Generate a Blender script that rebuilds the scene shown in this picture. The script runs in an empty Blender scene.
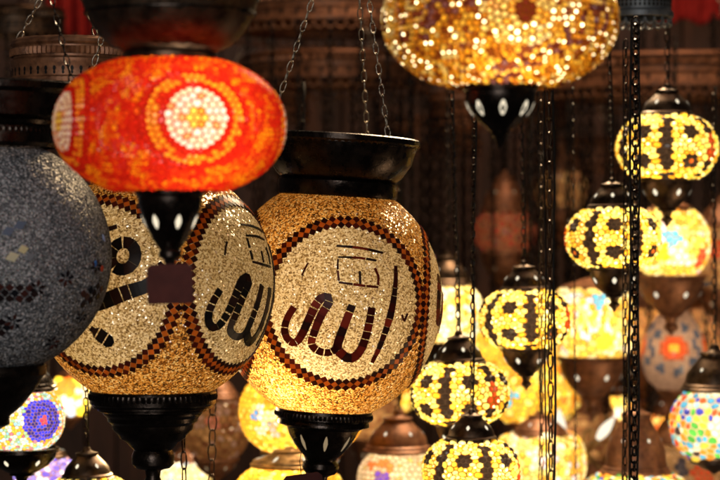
import bpy, bmesh, math, random
from mathutils import Vector, Matrix, Euler, noise as mnoise

random.seed(7)
PI = math.pi
scene = bpy.context.scene
COL = scene.collection
K = 36.0 / 102.857 / 720.0          # metres per photo pixel at one metre from the lens
Z0 = 1.7                            # height of the lens above the ground


def P(px, py, d):
    return Vector(((px - 360) * K * d, d, Z0 + (240 - py) * K * d))


# ------------------------------------------------------------------ materials
def new_mat(name):
    m = bpy.data.materials.new(name)
    m.use_nodes = True
    nt = m.node_tree
    nt.nodes.clear()
    out = nt.nodes.new('ShaderNodeOutputMaterial')
    return m, nt, out


def N(nt, t, **kw):
    n = nt.nodes.new(t)
    for k, v in kw.items():
        if k == 'inp':
            for a, b in v.items():
                n.inputs[a].default_value = b
        else:
            setattr(n, k, v)
    return n


def ramp(nt, stops, fac, interp='LINEAR'):
    r = nt.nodes.new('ShaderNodeValToRGB')
    r.color_ramp.interpolation = interp
    els = r.color_ramp.elements
    while len(els) < len(stops):
        els.new(0.5)
    for e, (p, c) in zip(els, stops):
        e.position = p
        e.color = (*c, 1)
    nt.links.new(fac, r.inputs['Fac'])
    return r


def metal(name, dark, light, rough=0.34, bump=0.25, scale=60.0, met=0.9):
    m, nt, out = new_mat(name)
    L = nt.links.new
    tc = N(nt, 'ShaderNodeTexCoord')
    n1 = N(nt, 'ShaderNodeTexNoise', inp={'Scale': scale, 'Detail': 5.0, 'Roughness': 0.65})
    L(tc.outputs['Object'], n1.inputs['Vector'])
    cr = ramp(nt, [(0.32, dark), (0.72, light)], n1.outputs['Fac'])
    rr = N(nt, 'ShaderNodeMapRange', inp={'From Min': 0.3, 'From Max': 0.7, 'To Min': rough - 0.1, 'To Max': rough + 0.16})
    L(n1.outputs['Fac'], rr.inputs['Value'])
    n2 = N(nt, 'ShaderNodeTexNoise', inp={'Scale': scale * 5, 'Detail': 3.0})
    L(tc.outputs['Object'], n2.inputs['Vector'])
    bp = N(nt, 'ShaderNodeBump', inp={'Strength': bump, 'Distance': 0.001})
    L(n2.outputs['Fac'], bp.inputs['Height'])
    b = N(nt, 'ShaderNodeBsdfPrincipled', inp={'Metallic': met})
    L(cr.outputs['Color'], b.inputs['Base Color'])
    L(rr.outputs['Result'], b.inputs['Roughness'])
    L(bp.outputs['Normal'], b.inputs['Normal'])
    L(b.outputs[0], out.inputs['Surface'])
    return m


def glass_chip():
    """coloured glass chips glued on a lamp glass: colour comes from each chip, light passes from the bulb inside, glint facets emit their own"""
    m, nt, out = new_mat('mosaic_glass')
    L = nt.links.new
    at = N(nt, 'ShaderNodeAttribute', attribute_name='Col')
    tc = N(nt, 'ShaderNodeTexCoord')
    no = N(nt, 'ShaderNodeTexNoise', inp={'Scale': 260.0, 'Detail': 3.0})
    L(tc.outputs['Object'], no.inputs['Vector'])
    mr = N(nt, 'ShaderNodeMapRange', inp={'From Min': 0.3, 'From Max': 0.7, 'To Min': 0.72, 'To Max': 1.08})
    L(no.outputs['Fac'], mr.inputs['Value'])
    mx = N(nt, 'ShaderNodeMix', data_type='RGBA', blend_type='MULTIPLY')
    mx.inputs['Factor'].default_value = 1.0
    L(at.outputs['Color'], mx.inputs['A'])
    L(mr.outputs['Result'], mx.inputs['B'])
    tr = N(nt, 'ShaderNodeBsdfTranslucent')
    df = N(nt, 'ShaderNodeBsdfDiffuse')
    L(mx.outputs['Result'], tr.inputs['Color'])
    L(mx.outputs['Result'], df.inputs['Color'])
    m1 = N(nt, 'ShaderNodeMixShader', inp={'Fac': 0.22})
    L(tr.outputs[0], m1.inputs[1])
    L(df.outputs[0], m1.inputs[2])
    gl = N(nt, 'ShaderNodeBsdfGlossy', inp={'Roughness': 0.22})
    m2 = N(nt, 'ShaderNodeMixShader', inp={'Fac': 0.03})
    L(m1.outputs[0], m2.inputs[1])
    L(gl.outputs[0], m2.inputs[2])
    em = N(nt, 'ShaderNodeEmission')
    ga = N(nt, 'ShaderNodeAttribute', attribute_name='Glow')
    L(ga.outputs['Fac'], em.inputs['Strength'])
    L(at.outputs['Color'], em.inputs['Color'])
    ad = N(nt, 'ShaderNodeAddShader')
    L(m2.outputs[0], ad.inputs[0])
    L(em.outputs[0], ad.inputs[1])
    L(ad.outputs[0], out.inputs['Surface'])
    return m


def glitter(name, field, medal, scale, trans=0.6, gloss=0.16, grough=0.22, tilt=0.9):
    """tiny seed beads of crushed glass: one random tone and one random tilt per bead"""
    m, nt, out = new_mat(name)
    L = nt.links.new
    tc = N(nt, 'ShaderNodeTexCoord')
    vo = N(nt, 'ShaderNodeTexVoronoi', inp={'Scale': scale, 'Randomness': 1.0})
    L(tc.outputs['Object'], vo.inputs['Vector'])
    sp = N(nt, 'ShaderNodeSeparateColor')
    L(vo.outputs['Color'], sp.inputs['Color'])
    big = N(nt, 'ShaderNodeTexNoise', inp={'Scale': 14.0, 'Detail': 4.0, 'Roughness': 0.6})
    L(tc.outputs['Object'], big.inputs['Vector'])
    bm_ = N(nt, 'ShaderNodeMath', operation='MULTIPLY_ADD', inp={1: 0.35, 2: -0.17})
    L(big.outputs['Fac'], bm_.inputs[0])
    sm = N(nt, 'ShaderNodeMath', operation='ADD')
    L(sp.outputs[0], sm.inputs[0])
    L(bm_.outputs[0], sm.inputs[1])
    r1 = ramp(nt, field, sm.outputs[0])
    col = r1.outputs['Color']
    if medal:
        r2 = ramp(nt, medal, sm.outputs[0])
        at = N(nt, 'ShaderNodeAttribute', attribute_name='Medal')
        mx = N(nt, 'ShaderNodeMix', data_type='RGBA')
        L(at.outputs['Fac'], mx.inputs['Factor'])
        L(r1.outputs['Color'], mx.inputs['A'])
        L(r2.outputs['Color'], mx.inputs['B'])
        col = mx.outputs['Result']
    geo = N(nt, 'ShaderNodeNewGeometry')
    sub = N(nt, 'ShaderNodeVectorMath', operation='SUBTRACT', inp={1: (0.5, 0.5, 0.5)})
    L(vo.outputs['Color'], sub.inputs[0])
    scl = N(nt, 'ShaderNodeVectorMath', operation='SCALE', inp={'Scale': tilt})
    L(sub.outputs[0], scl.inputs[0])
    add = N(nt, 'ShaderNodeVectorMath', operation='ADD')
    L(geo.outputs['Normal'], add.inputs[0])
    L(scl.outputs[0], add.inputs[1])
    nrm = N(nt, 'ShaderNodeVectorMath', operation='NORMALIZE')
    L(add.outputs[0], nrm.inputs[0])
    tr = N(nt, 'ShaderNodeBsdfTranslucent')
    df = N(nt, 'ShaderNodeBsdfDiffuse')
    L(col, tr.inputs['Color'])
    L(col, df.inputs['Color'])
    L(nrm.outputs[0], df.inputs['Normal'])
    m1 = N(nt, 'ShaderNodeMixShader', inp={'Fac': 1 - trans})
    L(tr.outputs[0], m1.inputs[1])
    L(df.outputs[0], m1.inputs[2])
    gl = N(nt, 'ShaderNodeBsdfGlossy', inp={'Roughness': grough})
    L(nrm.outputs[0], gl.inputs['Normal'])
    gm = N(nt, 'ShaderNodeMix', data_type='RGBA', inp={'Factor': 0.6})
    L(col, gm.inputs['A'])
    gm.inputs['B'].default_value = (1, 0.95, 0.85, 1)
    L(gm.outputs['Result'], gl.inputs['Color'])
    m2 = N(nt, 'ShaderNodeMixShader', inp={'Fac': gloss})
    L(m1.outputs[0], m2.inputs[1])
    L(gl.outputs[0], m2.inputs[2])
    L(m2.outputs[0], out.inputs['Surface'])
    return m


def tile_mat():
    m, nt, out = new_mat('glass_tile')
    L = nt.links.new
    at = N(nt, 'ShaderNodeAttribute', attribute_name='Col')
    tr = N(nt, 'ShaderNodeBsdfTranslucent')
    L(at.outputs['Color'], tr.inputs['Color'])
    b = N(nt, 'ShaderNodeBsdfPrincipled', inp={'Roughness': 0.3, 'Specular IOR Level': 0.25})
    L(at.outputs['Color'], b.inputs['Base Color'])
    mx = N(nt, 'ShaderNodeMixShader', inp={'Fac': 0.45})
    L(tr.outputs[0], mx.inputs[1])
    L(b.outputs[0], mx.inputs[2])
    L(mx.outputs[0], out.inputs['Surface'])
    return m


def glow_mat(name, col, s):
    m, nt, out = new_mat(name)
    e = N(nt, 'ShaderNodeEmission', inp={'Color': (*col, 1), 'Strength': s})
    nt.links.new(e.outputs[0], out.inputs['Surface'])
    return m


def wood_mat():
    m, nt, out = new_mat('dark_wood')
    L = nt.links.new
    tc = N(nt, 'ShaderNodeTexCoord')
    mp = N(nt, 'ShaderNodeMapping', inp={'Scale': (3.0, 3.0, 0.35)})
    L(tc.outputs['Object'], mp.inputs['Vector'])
    n1 = N(nt, 'ShaderNodeTexNoise', inp={'Scale': 5.0, 'Detail': 8.0, 'Roughness': 0.7})
    L(mp.outputs[0], n1.inputs['Vector'])
    cr = ramp(nt, [(0.3, (0.018, 0.007, 0.004)), (0.52, (0.06, 0.024, 0.013)), (0.75, (0.14, 0.055, 0.03))], n1.outputs['Fac'])
    bp = N(nt, 'ShaderNodeBump', inp={'Strength': 0.5, 'Distance': 0.01})
    L(n1.outputs['Fac'], bp.inputs['Height'])
    b = N(nt, 'ShaderNodeBsdfPrincipled', inp={'Roughness': 0.6})
    L(cr.outputs['Color'], b.inputs['Base Color'])
    L(bp.outputs['Normal'], b.inputs['Normal'])
    L(b.outputs[0], out.inputs['Surface'])
    return m


def cloth_mat(name, a, c, rough=0.9, scale=30.0):
    m, nt, out = new_mat(name)
    L = nt.links.new
    tc = N(nt, 'ShaderNodeTexCoord')
    n1 = N(nt, 'ShaderNodeTexNoise', inp={'Scale': scale, 'Detail': 6.0})
    L(tc.outputs['Object'], n1.inputs['Vector'])
    cr = ramp(nt, [(0.3, a), (0.7, c)], n1.outputs['Fac'])
    b = N(nt, 'ShaderNodeBsdfPrincipled', inp={'Roughness': rough, 'Specular IOR Level': 0.15})
    L(cr.outputs['Color'], b.inputs['Base Color'])
    L(b.outputs[0], out.inputs['Surface'])
    return m


M = {}
M['black'] = metal('blackened_brass', (0.012, 0.009, 0.008), (0.034, 0.025, 0.02), 0.26)
M['bronze'] = metal('dark_bronze', (0.03, 0.02, 0.014), (0.11, 0.07, 0.045), 0.38)
M['copper'] = metal('brown_copper', (0.10, 0.04, 0.02), (0.34, 0.15, 0.07), 0.45, met=0.45)
M['brass'] = metal('old_brass', (0.16, 0.09, 0.035), (0.42, 0.27, 0.11), 0.36)
M['pewter'] = metal('grey_metal', (0.08, 0.09, 0.10), (0.2, 0.22, 0.235), 0.5, met=0.6)
M['steel'] = metal('chain_steel', (0.16, 0.14, 0.11), (0.5, 0.44, 0.36), 0.3)
M['chip'] = glass_chip()
M['tile'] = tile_mat()
GOLD = [(0.0, (0.05, 0.022, 0.006)), (0.3, (0.22, 0.085, 0.014)), (0.58, (0.62, 0.28, 0.05)), (0.82, (0.95, 0.58, 0.16)), (1.0, (0.97, 0.84, 0.5))]
CREAM = [(0.0, (0.16, 0.10, 0.04)), (0.3, (0.46, 0.36, 0.19)), (0.65, (0.80, 0.69, 0.46)), (1.0, (0.97, 0.93, 0.78))]
M['gold'] = glitter('gold_seed_beads', GOLD, CREAM, 480.0, 0.62, 0.20, 0.16, 1.1)
GREY = [(0.0, (0.025, 0.027, 0.032)), (0.4, (0.09, 0.096, 0.108)), (0.74, (0.23, 0.24, 0.265)), (1.0, (0.65, 0.66, 0.7))]
M['grey'] = glitter('grey_seed_beads', GREY, None, 560.0, 0.2, 0.055, 0.34, 0.9)
M['dim_hole_glow'] = glow_mat('faint_opening_glow', (1.0, 0.72, 0.4), 0.3)
M['hole_glow'] = glow_mat('opening_glow', (1.0, 0.86, 0.62), 1.1)
M['bulbglass'] = glow_mat('lit_bulb_glass', (1.0, 0.9, 0.68), 1.25)
M['wood'] = wood_mat()
M['cloth'] = cloth_mat('red_cloth', (0.22, 0.012, 0.012), (0.42, 0.03, 0.024))
M['card'] = cloth_mat('maroon_card', (0.035, 0.008, 0.007), (0.065, 0.015, 0.012), 0.7, 50)
M['cord'] = cloth_mat('black_cord', (0.006, 0.006, 0.006), (0.014, 0.012, 0.011), 0.55, 90)


# ------------------------------------------------------------------ object helpers
def link(o, parent=None):
    COL.objects.link(o)
    if parent is not None:
        o.parent = parent
    return o


def mesh_obj(name, verts, faces, mat, parent=None, smooth=True, cols=None, glow=None, sharp=None):
    me = bpy.data.meshes.new(name)
    me.from_pydata([tuple(v) for v in verts], [], faces)
    me.materials.append(mat)
    if cols is not None:
        a = me.attributes.new('Col', 'FLOAT_COLOR', 'FACE')
        flat = []
        for c in cols:
            flat.extend((c[0], c[1], c[2], 1.0))
        a.data.foreach_set('color', flat)
    if glow is not None:
        a = me.attributes.new('Glow', 'FLOAT', 'FACE')
        a.data.foreach_set('value', glow)
    me.polygons.foreach_set('use_smooth', [smooth] * len(me.polygons))
    me.update()
    if sharp:
        me.set_sharp_from_angle(angle=math.radians(sharp))
    o = bpy.data.objects.new(name, me)
    return link(o, parent)


def thing(name, label, cat, loc, rz=0.0, group=None, tilt=0.0):
    o = bpy.data.objects.new(name, None)
    o.empty_display_size = 0.05
    o.rotation_mode = 'XYZ'
    o.location = loc
    o.rotation_euler = (0, tilt, rz)
    o['label'] = label
    o['category'] = cat
    if group:
        o['group'] = group
    return link(o)


def face_cam(loc):
    return -math.asin(loc.x / math.hypot(loc.x, loc.y))


def lathe_data(prof, seg=64, flute=None):
    """prof: (r, z) list; flute: {index: amount} alternates the radius round the ring"""
    V, F = [], []
    for i, (r, z) in enumerate(prof):
        for s in range(seg):
            a = 2 * PI * s / seg
            rr = r
            if flute and i in flute:
                rr = r * (1 + (flute[i] if s % 2 else -flute[i]))
            V.append((rr * math.cos(a), rr * math.sin(a), z))
    n = len(prof)
    for i in range(n - 1):
        for s in range(seg):
            t = (s + 1) % seg
            F.append((i * seg + s, i * seg + t, (i + 1) * seg + t, (i + 1) * seg + s))
    return V, F


def lathe(name, prof, mat, parent, seg=64, flute=None, sharp=35):
    V, F = lathe_data(prof, seg, flute)
    return mesh_obj(name, V, F, mat, parent, True, sharp=sharp)


def smooth_prof(pts, n=4):
    """Catmull-Rom through a profile"""
    out = []
    for i in range(len(pts) - 1):
        p0 = pts[max(i - 1, 0)]; p1 = pts[i]; p2 = pts[i + 1]; p3 = pts[min(i + 2, len(pts) - 1)]
        for k in range(n):
            t = k / n
            q = []
            for c in (0, 1):
                q.append(0.5 * (2 * p1[c] + (p2[c] - p0[c]) * t + (2 * p0[c] - 5 * p1[c] + 4 * p2[c] - p3[c]) * t * t
                                + (3 * p1[c] - p0[c] - 3 * p2[c] + p3[c]) * t ** 3))
            out.append((max(q[0], 0.0001), q[1]))
    out.append(pts[-1])
    return out


def tube_data(path, rad, V, F, sides=6, closed=False):
    base = len(V)
    n = len(path)
    for i, p in enumerate(path):
        p = Vector(p)
        if closed:
            t = Vector(path[(i + 1) % n]) - Vector(path[i - 1])
        else:
            t = Vector(path[min(i + 1, n - 1)]) - Vector(path[max(i - 1, 0)])
        t.normalize()
        up = Vector((0, 0, 1)) if abs(t.z) < 0.9 else Vector((0, 1, 0))
        a = t.cross(up).normalized()
        b = t.cross(a).normalized()
        r = rad[i] if isinstance(rad, (list, tuple)) else rad
        for s in range(sides):
            an = 2 * PI * s / sides
            V.append(p + a * (r * math.cos(an)) + b * (r * math.sin(an)))
    m = n if closed else n - 1
    for i in range(m):
        j = (i + 1) % n
        for s in range(sides):
            t = (s + 1) % sides
            F.append((base + i * sides + s, base + i * sides + t, base + j * sides + t, base + j * sides + s))
    if not closed:
        F.append(tuple(base + s for s in range(sides))[::-1])
        F.append(tuple(base + (n - 1) * sides + s for s in range(sides)))


def chain_data(p0, p1, length, width, wire, V, F, seg=12, sides=5, sag=0.0, phase=0.0):
    """oval links, each turned a quarter round from its neighbour"""
    p0 = Vector(p0); p1 = Vector(p1)
    d = p1 - p0
    tot = d.length
    step = length - 2 * wire
    n = max(1, int(round(tot / step)))
    step = tot / n
    t = d.normalized()
    a = t.cross(Vector((0, 1, 0)) if abs(t.y) < 0.9 else Vector((1, 0, 0))).normalized()
    b = t.cross(a)
    hl = step / 2 + wire * 0.9
    for i in range(n):
        f = (i + 0.5) / n
        c = p0 + d * f + b * (sag * 4 * f * (1 - f))
        tw = phase + (PI / 2 if i % 2 else 0) + random.uniform(-0.22, 0.22)
        u = a * math.cos(tw) + b * math.sin(tw)
        path = []
        for s in range(seg):
            an = 2 * PI * s / seg
            cx, sx = math.cos(an), math.sin(an)
            ex = math.copysign(abs(cx) ** 0.65, cx) * width * 0.5
            path.append(c + u * ex + t * (sx * hl))
        tube_data(path, wire, V, F, sides, True)


def add_chain(name, p0, p1, length, width, wire, mat, parent=None, **kw):
    V, F = [], []
    chain_data(p0, p1, length, width, wire, V, F, **kw)
    return mesh_obj(name, V, F, mat, parent, True)


def bulb_light(parent, loc, power, col=(1.0, 0.78, 0.48), r=0.012):
    l = bpy.data.lights.new('bulb', 'POINT')
    l.energy = power
    l.color = col
    l.shadow_soft_size = r
    o = bpy.data.objects.new('bulb', l)
    o.location = loc
    return link(o, parent)


# ------------------------------------------------------------------ mosaic glass
def shell_r(z, rx, rz, p):
    return rx * max(0.0, 1 - abs(z / rz) ** p) ** (1.0 / p)


def on_shell(v, rx, rz, p):
    s = (math.hypot(v[0], v[1]) / rx) ** p + (abs(v[2]) / rz) ** p
    k = s ** (-1.0 / p)
    return Vector((v[0] * k, v[1] * k, v[2] * k))


def shell_dir(az, z, rx, rz, p):
    """az measured from the side that faces the lens (local -Y), to the right positive"""
    r = shell_r(z, rx, rz, p)
    return Vector((r * math.sin(az), -r * math.cos(az), z))


def rows(rx, rz, p, zlim, h, jit, rng):
    """points in rows round the glass, spaced h"""
    zs = []
    n = 4000
    prev = None
    acc = 0.0
    nxt = h * 0.5
    for i in range(n + 1):
        z = -zlim + 2 * zlim * i / n
        r = shell_r(z, rx, rz, p)
        if prev:
            acc += math.hypot(z - prev[0], r - prev[1])
        prev = (z, r)
        if acc >= nxt:
            zs.append(z)
            nxt += h * 0.88
    pts = []
    for k, z in enumerate(zs):
        r = shell_r(z, rx, rz, p)
        m = max(6, int(2 * PI * r / h))
        off = rng.random()
        for i in range(m):
            a = 2 * PI * (i + off + rng.uniform(-jit, jit)) / m
            zz = z + rng.uniform(-jit, jit) * h * 0.5
            zz = max(-zlim, min(zlim, zz))
            rr = shell_r(zz, rx, rz, p)
            pts.append(Vector((rr * math.sin(a), -rr * math.cos(a), zz)))
    return pts


def mosaic(name, pts, colour, parent, rx, rz, p=2.0, zlim=None, inset=0.84, dome=0.03, grout=(0.10, 0.05, 0.02), glint=0.0,
           glint_s=6.0, rng=random, top_bottom=True):
    """one glass globe tessellated into chips (cells round pts) with grout lines between them"""
    bm = bmesh.new()
    for q in pts:
        bm.verts.new(q)
    poles = [bm.verts.new((0, 0, rz)), bm.verts.new((0, 0, -rz))]
    bm.verts.index_update()
    bmesh.ops.convex_hull(bm, input=list(bm.verts), use_existing_faces=False)
    bm.verts.ensure_lookup_table()
    bm.faces.ensure_lookup_table()
    cent = {}
    for f in bm.faces:
        c = f.calc_center_median()
        cent[f.index] = on_shell(c, rx, rz, p)
    V, F, C, G = [], [], [], []
    npt = len(pts)
    for v in bm.verts:
        if v.index >= npt or len(v.link_faces) < 3:
            continue
        c = v.co.copy()
        if zlim and abs(c.z) > zlim:
            continue
        nrm = Vector((c.x / rx ** 2, c.y / rx ** 2, c.z / rz ** 2)).normalized()
        a = nrm.cross(Vector((0, 0, 1)))
        if a.length < 1e-4:
            continue
        a.normalize()
        b = nrm.cross(a)
        fs = sorted(v.link_faces, key=lambda f: math.atan2((cent[f.index] - c).dot(b), (cent[f.index] - c).dot(a)))
        poly = [cent[f.index] for f in fs]
        ctr = sum(poly, Vector()) / len(poly)
        size = sum((q - ctr).length for q in poly) / len(poly)
        n = len(poly)
        base = len(V)
        col = colour(c)
        V.extend(poly)
        V.extend(ctr + (q - ctr) * inset + nrm * (size * dome * 2.0) for q in poly)
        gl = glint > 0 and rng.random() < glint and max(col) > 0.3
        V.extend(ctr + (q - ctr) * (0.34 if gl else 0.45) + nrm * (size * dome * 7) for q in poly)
        for i in range(n):
            j = (i + 1) % n
            F.append((base + i, base + j, base + n + j, base + n + i)); C.append(grout if max(col) > 0.12 else tuple(x * 1.6 for x in col)); G.append(0.0)
            F.append((base + n + i, base + n + j, base + 2 * n + j, base + 2 * n + i)); C.append(col); G.append(0.0)
        F.append(tuple(base + 2 * n + i for i in range(n)))
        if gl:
            C.append((1.0, 0.85, 0.5)); G.append(glint_s * rng.uniform(0.5, 1.3))  # bulb glint put in as a small self-glowing facet
        else:
            C.append(col); G.append(0.0)
    bm.free()
    return mesh_obj(name, V, F, M['chip'], parent, False, C, G)


def pick(palette, rng):
    t = rng.random() * sum(w for w, _ in palette)
    for w, c in palette:
        t -= w
        if t <= 0:
            break
    k = rng.uniform(0.72, 1.05)
    return tuple(min(0.97, x * k) for x in c)


# ------------------------------------------------------------------ parts of a pendant lamp (profiles in photo pixels, z up from the globe's centre)
def sc(prof, u):
    return [(max(r, 0.001) * u, z * u) for r, z in prof]


def glow_holes(parent, u, prof, zmid, hh, hw, n, mat='hole_glow', off=0.5, tip=True):
    """almond panes on a cap or cup; own glow imitates light through piercings"""
    def rad(z):
        for (r0, z0), (r1, z1) in zip(prof, prof[1:]):
            if min(z0, z1) <= z <= max(z0, z1) and z0 != z1:
                return r0 + (r1 - r0) * (z - z0) / (z1 - z0)
        return prof[0][0]
    for k in range(n):
        az = 2 * PI * (k + off) / n
        V = []
        m = 14
        V.append(None)
        for i in range(m):
            t = 2 * PI * i / m
            zz = zmid + hh * math.sin(t)
            w = hw * math.cos(t) * (1 - 0.35 * abs(math.sin(t)))
            r = rad(zz) + 0.5
            a = az + w / max(r, 3)
            V.append(Vector((r * math.sin(a), -r * math.cos(a), zz)) * u)
        V[0] = sum(V[1:], Vector()) / m
        F = [(0, 1 + i, 1 + (i + 1) % m) for i in range(m)]
        mesh_obj('opening_glow_pane', V, F, M[mat], parent, True)


def ring_band(name, r, z, u, parent, mat, n=120, h=2.2, amt=0.02):
    prof = sc([(r - 1.2, z - h), (r, z - h), (r + 0.6, z), (r, z + h), (r - 1.2, z + h)], u)
    return lathe(name, prof, mat, parent, n, {1: amt, 2: amt, 3: amt}, sharp=60)


def bell_cap(parent, u, z0, w, h, mat, hole_glow=True, n=6, seg=56, hs=1.0, hm='hole_glow'):
    """bell shaped lid: w = half width at the flange, h = height"""
    prof = [(w * 0.93, z0 - 1.5), (w * 1.03, z0 - 1), (w * 1.05, z0 + 1.5), (w * 0.98, z0 + 3), (w * 0.98, z0 + 5), (w * 0.9, z0 + 6.5),
            (w * 0.84, z0 + h * 0.4), (w * 0.68, z0 + h * 0.58), (w * 0.5, z0 + h * 0.74), (w * 0.4, z0 + h * 0.84), (w * 0.44, z0 + h * 0.86),
            (w * 0.44, z0 + h * 0.92), (w * 0.3, z0 + h * 0.94), (w * 0.16, z0 + h), (w * 0.12, z0 + h * 1.12), (0.2, z0 + h * 1.14)]
    o = lathe('cap', sc(prof, u), mat, parent, seg)
    if hole_glow:
        glow_holes(o, u, prof, z0 + h * 0.52, w * 0.085 * hs, w * 0.07 * hs, n, hm)
    return o


def finial_cup(parent, u, z0, w, h, mat, hole_glow=True, n=6, seg=56, hs=1.0, hm='hole_glow'):
    prof = [(w * 0.93, z0 + 1.5), (w * 1.04, z0 + 1), (w * 1.05, z0 - 2.5), (w * 0.96, z0 - 4), (w * 0.92, z0 - 0.22 * h), (w * 0.72, z0 - 0.42 * h),
            (w * 0.42, z0 - 0.58 * h), (w * 0.32, z0 - 0.62 * h), (w * 0.36, z0 - 0.65 * h), (w * 0.2, z0 - 0.69 * h), (w * 0.14, z0 - 0.78 * h),
            (w * 0.22, z0 - 0.83 * h), (w * 0.2, z0 - 0.87 * h), (w * 0.1, z0 - 0.92 * h), (0.2, z0 - h)]
    o = lathe('cup', sc(prof, u), mat, parent, seg)
    if hole_glow:
        glow_holes(o, u, prof, z0 - 0.3 * h, 0.125 * w * hs, 0.095 * w * hs, n, hm)
    return o


def up_chain(parent, u, ztop, px_len, mat, length=9, width=4.2, wire=0.75, cord=True):
    add_chain('chain', Vector((0, 0, ztop * u)), Vector((0, 0, (ztop + px_len) * u)), length * u, width * u, wire * u, mat, parent, seg=10, sides=5)
    if cord:
        V, F = [], []
        path = []
        k = 14
        for i in range(k + 1):
            f = i / k
            path.append(Vector(((1.6 + 1.0 * math.sin(f * 9)) * u, 0.6 * u * math.cos(f * 11), (ztop - 2 + f * (px_len + 2)) * u)))
        tube_data(path, 0.9 * u, V, F, 5)
        mesh_obj('power_cord', V, F, M['cord'], parent, True)


# ------------------------------------------------------------------ the big lamps covered in seed beads with calligraphy
class BeadGlobe:
    """a sphere of radius R px round the lamp's origin; tiles are laid on it by photo pixel"""
    def __init__(self, parent, u, R, zt, zb, mat, medals, mrad, RZ=None):
        RZ = RZ or R
        self.u, self.R, self.RZ = u, R, RZ
        nz, na = 110, 240
        V, F, A = [], [], []
        for i in range(nz + 1):
            z = -zb + (zt + zb) * i / nz
            r = R * math.sqrt(max(1 - z * z / RZ / RZ, 0))
            for s in range(na):
                a = 2 * PI * s / na
                p = Vector((r * math.sin(a), -r * math.cos(a), z))
                V.append(p * u)
                d = p.normalized()
                A.append(1.0 if any(d.angle(mc) < mrad for mc in medals) else 0.0)
        for i in range(nz):
            for s in range(na):
                t = (s + 1) % na
                F.append((i * na + s, i * na + t, (i + 1) * na + t, (i + 1) * na + s))
        self.obj = mesh_obj('globe', V, F, mat, parent, True)
        at = self.obj.data.attributes.new('Medal', 'FLOAT', 'POINT')
        at.data.foreach_set('value', A)

    def out(self, d, lift):
        d = d.normalized()
        k = 1 / math.sqrt((d.x * d.x + d.y * d.y) / self.R ** 2 + d.z * d.z / self.RZ ** 2)
        return d * ((k + lift) * self.u)

    def flush(self, name, quads, cols):
        """quads: lists of direction vectors -> thin glass tiles just proud of the beads"""
        u, R = self.u, self.R
        V, F, C = [], [], []
        for q, c in zip(quads, cols):
            b = len(V)
            n = len(q)
            tw = random.uniform(-0.25, 0.25)
            for i, d in enumerate(q):
                V.append(self.out(d, 1.3 + tw * (1 if i < n / 2 else -1)))
            for d in q:
                V.append(self.out(d, 0.1))
            F.append(tuple(range(b, b + n)))
            C.append(c)
            for i in range(n):
                j = (i + 1) % n
                F.append((b + i, b + n + i, b + n + j, b + j)); C.append(c)
        return mesh_obj(name, V, F, M['tile'], self.obj, False, C)


def tangent(c):
    a = Vector((0, 0, 1)).cross(c).normalized()     # to the right as the lens sees it (c points to the lens: -Y)
    if a.dot(Vector((-c.y, c.x, 0))) < 0:
        a = -a
    return a, c.cross(a) if c.cross(a).z > 0 else a.cross(c)


def on_medal(c, x, y):
    """azimuthal chart round the unit vector c; x right, y up, both in radians"""
    a, b = tangent(c)
    r = math.hypot(x, y)
    if r < 1e-6:
        return c.copy()
    return c * math.cos(r) + (a * (x / r) + b * (y / r)) * math.sin(r)


def med_ring(c, rad, n, half):
    qs, cs = [], []
    for k in range(n):
        for row, ph in ((0, 0.0), (1, 0.5), (-1, 0.5)):
            t0 = 2 * PI * (k + ph) / n
            r = rad + row * half
            dt = PI / n * 0.93 * rad / r
            dr = half * 0.93
            q = []
            for ang, rr in ((t0 - dt, r), (t0, r - dr), (t0 + dt, r), (t0, r + dr)):
                q.append(on_medal(c, rr * math.cos(ang), rr * math.sin(ang)))
            qs.append(q)
            if row == 0:
                f = random.uniform(0.7, 1.15)
                cs.append((min(0.95, 0.95 * f), 0.27 * f, 0.035 * f))
            else:
                cs.append(random.choice([(0.05, 0.012, 0.010), (0.09, 0.016, 0.012), (0.035, 0.012, 0.014), (0.14, 0.022, 0.014)]))
    return qs, cs


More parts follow.
